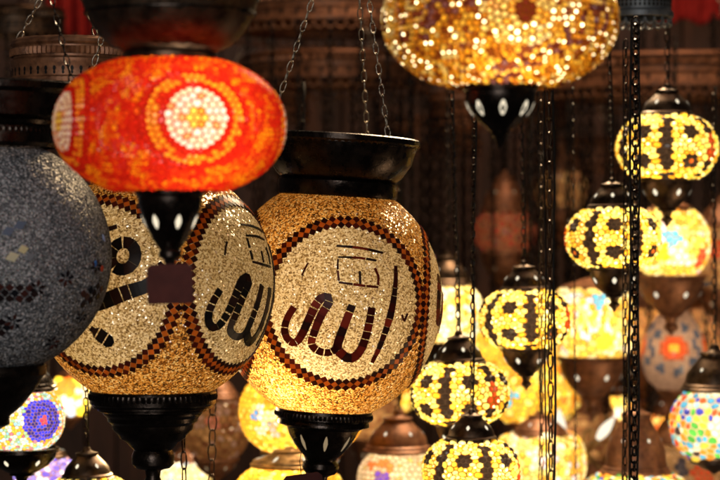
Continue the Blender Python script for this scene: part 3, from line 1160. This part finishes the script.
back_lamp('amber lamp with a clear glass flower behind the black cup of the script lamp', 302, 411, 4.1, 62, 46, ORA, 6.0, 2.0, (40, 26), (40, 40), 'brass',
          [(256, 414, 6, (0.1, 0.3, 0.85)), (262, 408, 6, (0.75, 0.85, 0.85)), (272, 412, 6, (0.9, 0.9, 0.5)), (266, 420, 6, (0.35, 0.75, 0.6)), (274, 424, 7, (0.35, 0.36, 0.38)), (262, 428, 6, (0.6, 0.62, 0.55))], seed=36,
          grout=(0.45, 0.25, 0.04))
back_lamp('amber lamp at the bottom edge under the glass flower lamp', 290, 497, 3.85, 56, 36, ORA, 6.0, 1.5, (38, 16), None, 'brass', [(268, 478, 6, (0.97, 0.85, 0.4)), (310, 474, 6, (0.97, 0.85, 0.4))], seed=37,
          grout=(0.45, 0.25, 0.04), chain=False)
back_lamp('cream lamp with a purple flower under a brown bell cap', 398, 480, 4.2, 40, 33, PNK, 5.5, 0.75, (33, 36), None, 'copper',
          [(382, 474, 6.5, (0.16, 0.06, 0.6)), (372, 465, 5, (0.85, 0.2, 0.05)), (381, 461, 5, (0.8, 0.25, 0.06)), (390, 464, 5, (0.85, 0.3, 0.08)), (371, 482, 5, (0.75, 0.2, 0.1))], seed=38)
back_lamp('rainbow mosaic lamp at the bottom edge under a large brown bell cap', 636, 502, 4.1, 58, 34, [(3, (0.97, 0.75, 0.1))] + MUL, 6.5, 1.2, (34, 64), None, 'copper', [], seed=39)
back_lamp('round lamp of bright coloured chips cut by the right edge', 714, 424, 4.0, 43, 39, MUL, 7.5, 0.8, (32, 40), None, 'bronze', [(722, 425, 12, (0.95, 0.9, 0.75))], seed=40, grout=(0.6, 0.45, 0.3))
back_lamp('white and yellow lamp with a blue spiral disc at the lower left', 22, 419, 3.45, 42, 34, [(4, (0.97, 0.9, 0.7)), (3, (0.3, 0.65, 0.8)), (2, (0.55, 0.18, 0.25)), (5, (0.95, 0.5, 0.04)), (1, (0.3, 0.6, 0.3))], 3.6, 0.62, (34, 30), (36, 40), 'black',
          [(43, 418, 4, (0.85, 0.05, 0.1)), (43, 418, 8, (0.03, 0.05, 0.8)), (43, 418, 11, (0.02, 0.015, 0.2)), (43, 418, 15, (0.02, 0.03, 0.8)), (43, 418, 18, (0.02, 0.015, 0.25)), (43, 418, 21.5, (0.03, 0.04, 0.75))], seed=41, bulbcol=(1.0, 0.93, 0.8),
          group='coloured mosaic lamps further back')
back_lamp('blurred yellow and red lamp peeping out between the grey globe and the gold globe', 70, 396, 4.9, 21, 21, [(3, (0.97, 0.7, 0.05)), (2, (0.95, 0.9, 0.7))], 7, 0.7, None, None, 'copper',
          [(66, 385, 9, (0.9, 0.2, 0.02)), (70, 412, 7, (0.4, 0.55, 0.9))], seed=42)
back_lamp('blue and lilac lamp at the bottom left corner', 46, 478, 4.0, 31, 24, [(3, (0.25, 0.22, 0.85)), (3, (0.7, 0.62, 0.9)), (2, (0.1, 0.07, 0.6)), (1, (0.8, 0.45, 0.55))], 6, 0.65, (20, 14), None, 'bronze', [], seed=43)
back_lamp('pale yellow lamp low behind the tip of the stepped black cup', 186, 482, 4.9, 27, 23, [(3, (0.95, 0.8, 0.4)), (2, (0.9, 0.9, 0.85)), (1, (0.4, 0.6, 0.85))], 7, 0.7, (16, 14), None, 'copper', [], seed=44)
# unlit ones, each given an added weak bulb to warm the background
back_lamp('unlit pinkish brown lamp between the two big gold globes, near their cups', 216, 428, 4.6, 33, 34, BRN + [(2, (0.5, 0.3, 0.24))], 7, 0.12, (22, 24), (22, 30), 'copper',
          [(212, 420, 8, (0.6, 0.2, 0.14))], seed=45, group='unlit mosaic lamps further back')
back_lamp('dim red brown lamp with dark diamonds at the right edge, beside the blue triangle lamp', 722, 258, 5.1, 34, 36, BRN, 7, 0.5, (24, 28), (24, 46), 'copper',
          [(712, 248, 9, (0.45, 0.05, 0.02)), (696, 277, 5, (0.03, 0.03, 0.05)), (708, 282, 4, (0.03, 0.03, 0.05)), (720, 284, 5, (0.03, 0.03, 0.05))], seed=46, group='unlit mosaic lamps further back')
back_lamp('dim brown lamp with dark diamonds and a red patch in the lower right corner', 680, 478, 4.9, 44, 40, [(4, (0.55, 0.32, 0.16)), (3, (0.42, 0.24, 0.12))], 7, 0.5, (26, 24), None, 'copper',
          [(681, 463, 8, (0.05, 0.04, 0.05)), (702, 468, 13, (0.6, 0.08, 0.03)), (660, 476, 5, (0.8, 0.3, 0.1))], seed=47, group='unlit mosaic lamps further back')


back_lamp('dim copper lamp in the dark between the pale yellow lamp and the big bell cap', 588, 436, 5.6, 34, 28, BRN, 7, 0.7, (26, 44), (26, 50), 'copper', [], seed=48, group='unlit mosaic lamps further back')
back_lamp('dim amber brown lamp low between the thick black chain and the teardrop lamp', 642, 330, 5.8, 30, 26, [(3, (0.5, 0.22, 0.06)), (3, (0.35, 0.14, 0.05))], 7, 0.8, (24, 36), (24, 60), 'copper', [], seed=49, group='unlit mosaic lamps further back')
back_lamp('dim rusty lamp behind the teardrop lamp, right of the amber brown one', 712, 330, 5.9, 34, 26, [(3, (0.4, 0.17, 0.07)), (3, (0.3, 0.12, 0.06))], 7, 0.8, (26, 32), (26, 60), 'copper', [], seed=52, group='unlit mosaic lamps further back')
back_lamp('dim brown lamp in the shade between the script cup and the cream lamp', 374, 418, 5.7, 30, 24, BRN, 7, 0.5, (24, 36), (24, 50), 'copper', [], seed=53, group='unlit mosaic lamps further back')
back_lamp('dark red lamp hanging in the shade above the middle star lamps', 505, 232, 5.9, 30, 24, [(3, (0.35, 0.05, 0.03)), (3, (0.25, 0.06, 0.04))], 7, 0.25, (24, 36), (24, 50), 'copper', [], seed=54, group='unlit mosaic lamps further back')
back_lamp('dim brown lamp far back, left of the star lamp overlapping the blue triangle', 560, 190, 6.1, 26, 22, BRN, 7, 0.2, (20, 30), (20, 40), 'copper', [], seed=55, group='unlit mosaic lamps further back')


back_lamp('small glowing amber lamp blurred behind the linked chain, under the squarish lamp', 566, 402, 5.6, 24, 22, ORA, 7, 0.75, (16, 20), (16, 26), 'copper', [], seed=56)
back_lamp('tiny glowing yellow lamp blurred far back above the big bell cap', 617, 408, 6.0, 15, 14, YEL, 6, 0.5, (10, 14), (10, 18), 'copper', [], seed=59)
back_lamp('tiny glowing orange lamp far back below the cup of the blue triangle lamp', 655, 318, 6.0, 15, 13, ORA, 6, 0.35, (10, 14), (10, 18), 'copper', [], seed=60)
back_lamp('small glowing amber lamp far back between the script lamp cup and the lower star lamps', 399, 398, 6.1, 17, 15, ORA, 6, 0.4, (12, 16), (12, 18), 'copper', [], seed=61)
back_lamp('small glowing orange lamp blurred low between bell cap and chip lamp', 668, 432, 5.7, 22, 20, [(3, (0.92, 0.42, 0.05)), (2, (0.9, 0.6, 0.2)), (1, (0.7, 0.15, 0.03))], 7, 0.6, (16, 22), (16, 26), 'copper', [], seed=57)
back_lamp('small glowing amber lamp far back beside the shoulder of the dazzling white lamp', 492, 345, 5.8, 22, 20, ORA, 7, 0.6, (16, 22), (16, 26), 'copper', [], seed=58)


def teardrop_lamp():
    cx, cy, d = 674, 350, 4.9
    u = K * d
    rng = random.Random(50)
    loc = P(cx, cy, d)
    root = thing('pendant_lamp', 'teardrop shaped brown lamp with a red centre and blue grey diamonds', 'lamp', loc, face_cam(loc), 'unlit mosaic lamps further back')
    prof = smooth_prof([(16, -40), (26, -30), (32, -14), (32, 2), (27, 18), (17, 34), (8, 46), (4, 52)], 6)
    seg = 40
    V, F, C = [], [], []
    for r, z in prof:
        for s in range(seg):
            a = 2 * PI * s / seg
            V.append(Vector((r * math.sin(a), -r * math.cos(a), z)) * u)
    for i in range(len(prof) - 1):
        for s in range(seg):
            t = (s + 1) % seg
            F.append((i * seg + s, i * seg + t, (i + 1) * seg + t, (i + 1) * seg + s))
            a = (2 * PI * (s + 0.5) / seg + PI) % (2 * PI) - PI
            fa = (a + PI / 4) % (PI / 2) - PI / 4
            x, z = fa * 30, prof[i][1] - 2
            rr = math.hypot(x, z)
            th = math.atan2(z, x)
            if rr < 4: c = (0.95, 0.45, 0.05)
            elif rr < 9: c = (0.85, 0.10, 0.03)
            elif rr < 13: c = (0.5, 0.12, 0.05)
            elif 19 < rr < 28 and (th * 8 / (2 * PI)) % 1 < 0.5: c = (0.08, 0.10, 0.16)
            else: c = (0.36, 0.24, 0.19)
            f = rng.uniform(0.75, 1.1)
            C.append(tuple(k * f for k in c))
    mesh_obj('globe', V, F, M['chip'], root, True, C, [0.0] * len(F))
    lathe('cap', sc([(6, 48), (7, 50), (5, 56), (3, 62), (0.2, 66)], u), M['copper'], root, 32)
    lathe('cup', sc(smooth_prof([(18, -39), (18, -42), (11, -48), (6, -56), (8, -66), (16, -78), (22, -88), (22, -94), (8, -100), (0.3, -104)], 3), u), M['copper'], root, 40)
    up_chain(root, u, 64, 250, M['black'])
    bulb_light(root, Vector((0, -8, 0)) * u, 0.3, (1, 0.8, 0.5))


teardrop_lamp()


# ------------------------------------------------------------------ long dangling chains with cords
def dangling(label, px, y0, y1, d, length, width, wire, mat, cords, lean=0.0):
    u = K * d
    loc = P(px, y0, d)
    root = thing('dangling_chain', label, 'chain', loc, 0, 'long dangling chains')
    ln = (y1 - y0)
    add_chain('chain_links', Vector((0, 0, 0)), Vector((lean * u, 0, -ln * u)), length * u, width * u, wire * u, M[mat], root, seg=12, phase=0.5)
    for (ox, th, wv) in cords:
        V, F = [], []
        path = []
        for i in range(41):
            f = i / 40
            path.append(Vector(((ox + lean * f + wv * math.sin(f * 13 + ox)) * u, (2.5 + 1.0 * math.sin(f * 21)) * u, -ln * f * u)))
        tube_data(path, th * u, V, F, 6)
        mesh_obj('power_cord', V, F, M['cord'], root, True)
    return root


dangling('long link chain with a thin cord in front of the bottom pale yellow lamp', 549, 60, 500, 3.35, 17, 5.0, 1.05, 'bronze', [(4.4, 1.3, 0.8), (-4.6, 0.8, 0.6)], 2)
dangling('thin chain with amber glints just left of the long link chain', 541, 90, 500, 3.6, 12, 3.6, 0.6, 'bronze', [(-2.2, 0.6, 0.8)], 1)
dangling('thick black chain and cords down past the blue triangle lamp', 636, 18, 500, 3.3, 10, 6.5, 1.25, 'black', [(-4.6, 1.3, 0.7), (4.0, 1.2, 0.8)], -2)
dangling('thin black chain just left of the thick black chain', 626, 40, 500, 3.5, 10, 4.0, 0.7, 'black', [(-2.0, 0.6, 0.6)], -1)
dangling('thin chain in front of the squarish yellow lamp', 573, 80, 500, 3.9, 9, 2.4, 0.45, 'black', [], 3)
dangling('thin chain hanging free below the unlit brown lamp', 213, 385, 520, 3.4, 17, 9, 0.8, 'bronze', [], -2)
dangling('single chain close beside the knob of the stepped black cup', 183, 418, 520, 3.3, 20, 6, 0.9, 'black', [], 2)


# ------------------------------------------------------------------ ring canopies (pierced metal hoops from which lamps hang)
def ring_canopy(label, cx, ytop, ybot, hw, d, mat, scal=True, bands=2, chains=(), group='pierced ring canopies', lean=None, pierce=True, open_top=False):
    u = K * d
    loc = P(cx, (ytop + ybot) / 2, d)
    root = thing('ring_canopy', label, 'canopy', loc, face_cam(loc), group)
    h = (ybot - ytop) / 2
    ln = hw * 0.06 if lean is None else lean
    prof = [(hw * 0.55, h * 1.05), (hw - ln * 1.4, h), (hw, h * 0.86), (hw + 1, h * 0.72), (hw - ln * 0.5, h * 0.6), (hw - ln * 0.5, h * 0.1), (hw + 0.5, 0.0), (hw + 0.5, -h * 0.2),
            (hw - ln * 0.2, -h * 0.3), (hw, -h * 0.75), (hw + 2, -h * 0.82), (hw + 2, -h), (hw - 2, -h)]
    body = lathe('hoop', sc(prof, u), M[mat], root, 96)
    ring_band('knurled_band', hw + 0.6, h * 0.36, u, body, M[mat], 150, h * 0.16, 0.014)
    ring_band('beaded_band', hw + 1.6, -h * 0.9, u, body, M[mat], 120, h * 0.08, 0.014)
    if pierce:
        V, F = [], []
        n = 44
        for k in range(n):
            az = 2 * PI * k / n
            for (zz, rr) in ((-h * 0.45, 1.6), (-h * 0.62, 1.2)):
                m = 8
                b = len(V)
                for i in range(m):
                    t = 2 * PI * i / m
                    a = az + rr * math.cos(t) / hw
                    V.append(Vector(((hw + 0.9) * math.sin(a), -(hw + 0.9) * math.cos(a), zz + rr * 1.6 * math.sin(t))) * u)
                F.append(tuple(range(b, b + m)))
        mesh_obj('pierced_pattern', V, F, M['cord'], body, False)
    if scal:
        V, F = [], []
        n = max(20, int(hw * 0.62))
        for k in range(n):
            az = 2 * PI * k / n
            w = PI / n
            path = []
            for i in range(9):
                t = PI * i / 8
                a = az - w * math.cos(t)
                path.append(Vector((hw * math.sin(a), -hw * math.cos(a), -h - 1 - hw * PI / n * 1.5 * math.sin(t))) * u)
            tube_data(path, 1.15 * u, V, F, 5)
        mesh_obj('scalloped_edge', V, F, M[mat], root, True)
    for (azd_, zlen) in chains:
        a = math.radians(azd_)
        p0 = Vector((math.sin(a) * hw, -math.cos(a) * hw, -h)) * u
        add_chain('chain', p0, p0 + Vector((0, 0, -zlen * u)), 11 * u, 4.6 * u, 1.1 * u, M['black'], root, seg=8, sides=4)
    # three suspension chains
    for k in range(3):
        a = math.radians(25 + 120 * k)
        p0 = Vector((math.sin(a) * hw * 0.9, -math.cos(a) * hw * 0.9, h)) * u
        add_chain('suspension_chain', p0, Vector((0, 0, h + hw * 1.6)) * u, 11 * u, 4.6 * u, 0.75 * u, M['steel'], root, seg=10)
    return root


ring_canopy('pierced bronze hoop above the grey lamp at the left', 72, 40, 85, 60, 3.25, 'copper', False, chains=[])
ring_canopy('blue grey scalloped canopy above the thick black chain at the top', 640, -40, 18, 31, 3.75, 'pewter', True, chains=[])
ring_canopy('large brown hoop with a lace edge behind the highest star lamp', 672, 62, 96, 150, 5.9, 'copper', True,
            chains=[(-66, 260), (-58, 300), (-48, 250), (-40, 330), (-34, 280), (-30, 380), (-24, 360), (-16, 390), (-8, 330), (0, 380), (6, 370), (12, 300), (18, 340), (30, 380)])
ring_canopy('brown hoop with a lace edge in the dark behind the bowl of the script lamp', 330, -2, 30, 110, 5.7, 'copper', True,
            chains=[(-46, 160), (-30, 190), (-16, 130), (0, 170), (15, 150), (30, 190), (44, 150)])
ring_canopy('lower brown tier hanging behind the suspension chains of the script lamp', 335, 56, 84, 95, 6.0, 'copper', True,
            chains=[(-50, 320), (-34, 150), (-20, 210), (-6, 130), (10, 220), (26, 250), (36, 330), (42, 310), (52, 340), (64, 330), (76, 300)])
ring_canopy('dim brown hoop behind the golden bead lamp and its finial', 500, 92, 118, 70, 6.2, 'copper', True,
            chains=[(-75, 240), (-60, 290), (-40, 340), (-30, 300), (-22, 270), (-5, 320), (4, 250), (12, 290), (22, 350), (30, 330), (40, 280), (50, 300), (70, 310), (85, 330)])
ring_canopy('dim lace edged hoop in the dark between the script lamp and the bead finial', 428, 118, 146, 52, 6.4, 'copper', True, chains=[(-60, 260), (-30, 290), (-8, 240), (14, 280), (40, 300), (60, 250)])
ring_canopy('dim lace edged hoop in the dark right of the red lamp', 262, 88, 114, 46, 6.3, 'copper', True, chains=[(-40, 100), (-10, 120), (20, 90), (50, 130)])
ring_canopy('dim lace edged hoop in the dark left of the highest star lamp', 592, 138, 164, 44, 6.5, 'copper', True, chains=[(-60, 260), (-35, 290), (-8, 300), (20, 280), (50, 300)])
ring_canopy('dark hoop in the top left corner beside the red cloth', 16, 8, 36, 48, 5.6, 'bronze', True, chains=[(-10, 100), (20, 100)])


# ------------------------------------------------------------------ brass bracket with candle shaped bulbs
def candle_bulb_mesh(parent, base, tip, w, u, mat='bulbglass'):
    base = Vector(base); tip = Vector(tip)
    t = (tip - base).normalized()
    L_ = (tip - base).length
    a = t.cross(Vector((0, 1, 0))).normalized(); b = t.cross(a)
    prof = [(0.35, 0.0), (0.62, 0.1), (0.9, 0.25), (1.0, 0.4), (0.92, 0.55), (0.7, 0.7), (0.4, 0.85), (0.16, 0.95), (0.02, 1.0)]
    V, F = [], []
    n = 16
    for r, z in prof:
        for s in range(n):
            an = 2 * PI * s / n
            V.append((base + t * (z * L_) + (a * math.cos(an) + b * math.sin(an)) * (r * w)) * u)
    for i in range(len(prof) - 1):
        for s in range(n):
            k = (s + 1) % n
            F.append((i * n + s, i * n + k, (i + 1) * n + k, (i + 1) * n + s))
    o = mesh_obj('candle_bulb', V, F, M[mat], parent, True)
    V, F = [], []
    tube_data([(base - t * (0.45 * L_)) * u, (base - t * 0.1 * L_) * u, (base + t * 0.03 * L_) * u], [w * 0.5 * u, w * 0.62 * u, w * 0.45 * u], V, F, 12)
    mesh_obj('socket', V, F, M['brass'], o, True)
    return o


def bracket(label, cx, cy, d, bulbs, coil):
    u = K * d
    loc = P(cx, cy, d)
    root = thing('candle_bracket', label, 'light fitting', loc, face_cam(loc), 'brass candle brackets')
    V, F = [], []
    for path, r in coil:
        dense = smooth_prof([(x + 1000, z) for x, z in path], 6)
        tube_data([Vector(((x - 1000) * u, 0, z * u)) for x, z in dense], r * u, V, F, 7)
    mesh_obj('arm', V, F, M['brass'], root, True)
    for b, t, w in bulbs:
        candle_bulb_mesh(root, (b[0], 0, b[1]), (t[0], 0, t[1]), w, u)
    return root


bracket('curly brass bracket with a pale flame shaped bulb left of the big bell cap', 592, 448, 4.75, [((5, 8), (23, 32), 5.2)],
        [([(8, -20), (2, -14), (-4, -6), (-2, 4), (4, 6), (8, 2)], 2.2), ([(-4, -6), (-8, 6), (-6, 16), (0, 18), (-2, 10)], 1.8), ([(8, -20), (14, -24), (12, -32)], 1.8), ([(2, -14), (-8, -16), (-10, -8)], 1.5)])
bracket('brass bracket with two pale bulbs beside the long link chain', 562, 462, 4.9, [((-2, 20), (-3, 54), 6.5), ((-5, -8), (3, 16), 5.5)],
        [([(6, -30), (2, -20), (-5, -14), (-5, -9)], 2.0), ([(2, -20), (4, 0), (-2, 14), (-2, 18)], 2.0)])
bracket('brass bracket with one upright bulb above the coloured chip lamp', 697, 400, 4.6, [((2, 0), (-3, 30), 6.5)], [([(12, -24), (8, -14), (3, -8), (2, -3)], 2.0), ([(8, -14), (14, -8), (10, -2)], 1.5)])


# ------------------------------------------------------------------ back wall, shelf rails and cloth
def box_data(x0, x1, y0, y1, z0, z1, V, F):
    b = len(V)
    for x in (x0, x1):
        for y in (y0, y1):
            for z in (z0, z1):
                V.append(Vector((x, y, z)))
    F += [(b, b + 1, b + 3, b + 2), (b + 4, b + 6, b + 7, b + 5), (b, b + 4, b + 5, b + 1), (b + 2, b + 3, b + 7, b + 6), (b, b + 2, b + 6, b + 4), (b + 1, b + 5, b + 7, b + 3)]


def back_wall():
    V, F = [], []
    y = 7.6
    x = -3.2
    rng = random.Random(9)
    while x < 3.2:
        w = rng.uniform(0.10, 0.17)
        dy = rng.uniform(0, 0.03)
        box_data(x, x + w - 0.012, y + dy, y + 0.1, -0.2, 4.2, V, F)
        x += w
    box_data(-3.3, 3.3, y + 0.102, y + 0.16, -0.3, 4.3, V, F)
    o = mesh_obj('back_wall', V, F, M['wood'], None, False)
    o['kind'] = 'structure'


back_wall()


def red_cloth(label, px0, px1, py0, py1, d, seed):
    u = K * d
    loc = P((px0 + px1) / 2, py1, d)
    rng = random.Random(seed)
    V, F = [], []
    nx, nz = 50, 16
    w = (px1 - px0) * u
    h = (py1 - py0) * u
    for i in range(nx + 1):
        for j in range(nz + 1):
            fx, fz = i / nx, j / nz
            y = 0.018 * math.sin(fx * 31 + seed + fz * 1.5) + 0.01 * math.sin(fx * 67 + 2 * fz)
            z = h * fz - 0.012 * math.sin(fx * 22 + seed) * (1 - fz)
            V.append(Vector((w * (fx - 0.5), y, z)))
    for i in range(nx):
        for j in range(nz):
            a = i * (nz + 1) + j
            F.append((a, a + nz + 1, a + nz + 2, a + 1))
    o = mesh_obj('red_cloth', V, F, M['cloth'], None, True)
    o.location = loc
    sm = o.modifiers.new('thickness', 'SOLIDIFY')
    sm.thickness = 0.004
    o['label'] = label
    o['category'] = 'cloth'
    o['group'] = 'red cloths hung at the back'


red_cloth('red cloth between the dark corner hoop and the bowl of the red lamp', 44, 112, -60, 36, 6.6, 1)
red_cloth('red cloth in the top right corner, right of the grey scalloped canopy', 648, 760, -60, 22, 6.8, 4)


# ------------------------------------------------------------------ light, world, camera
w = bpy.data.worlds.new('World')
scene.world = w
w.use_nodes = True
bg = w.node_tree.nodes['Background']
bg.inputs['Color'].default_value = (0.75, 0.62, 0.55, 1)
bg.inputs['Strength'].default_value = 0.035


def area(name, loc, target, size, power, col):
    l = bpy.data.lights.new(name, 'AREA')
    l.size = size
    l.energy = power
    l.color = col
    o = bpy.data.objects.new(name, l)
    o.location = loc
    o.rotation_euler = (Vector(target) - Vector(loc)).to_track_quat('-Z', 'Y').to_euler()
    link(o)


area('shop_light', (-0.35, -1.2, 2.35), (-0.1, 3.0, 1.65), 1.3, 66, (1.0, 0.94, 0.87))
area('added_fill_behind', (0.6, 4.6, 3.9), (0.1, 6.4, 1.2), 1.2, 36, (1.0, 0.62, 0.38))  # added warm fill out of view, lifts the wall and hoops
area('added_fill_low', (1.5, 3.4, 0.5), (0.75, 5.2, 1.5), 0.6, 14, (1.0, 0.66, 0.36))  # added unseen fill that warms the brown caps at lower right
area('added_rim_light', (0.45, 4.6, 2.85), (-0.2, 2.9, 1.6), 0.5, 70, (1.0, 0.72, 0.42))  # added light above the frame, edges the dark cups and bowls

l = bpy.data.lights.new('added_rim_point', 'POINT')      # added bare point light, no lamp there; warms the stepped cup's rims
l.energy = 9
l.color = (1.0, 0.66, 0.30)
l.shadow_soft_size = 0.05
o = bpy.data.objects.new('added_rim_point', l)
o.location = P(152, 392, 3.75)
link(o)

cam = bpy.data.cameras.new('Camera')
cam.lens = 102.857
cam.sensor_width = 36
cam.clip_end = 100
cam.dof.use_dof = True
cam.dof.focus_distance = 2.98
cam.dof.aperture_fstop = 5.2
cam.dof.aperture_blades = 0
co = bpy.data.objects.new('Camera', cam)
co.location = (0, 0, Z0)
co.rotation_euler = (PI / 2, 0, 0)
link(co)
scene.camera = co

scene.view_settings.view_transform = 'Standard'
scene.view_settings.look = 'None'
scene.view_settings.exposure = 0
scene.view_settings.gamma = 1
scene.cycles.max_bounces = 7
scene.cycles.diffuse_bounces = 4
scene.cycles.glossy_bounces = 3
scene.cycles.sample_clamp_indirect = 4.0
scene.cycles.use_denoising = True
try:
    scene.cycles.denoiser = 'OPENIMAGEDENOISE'
except Exception:
    pass
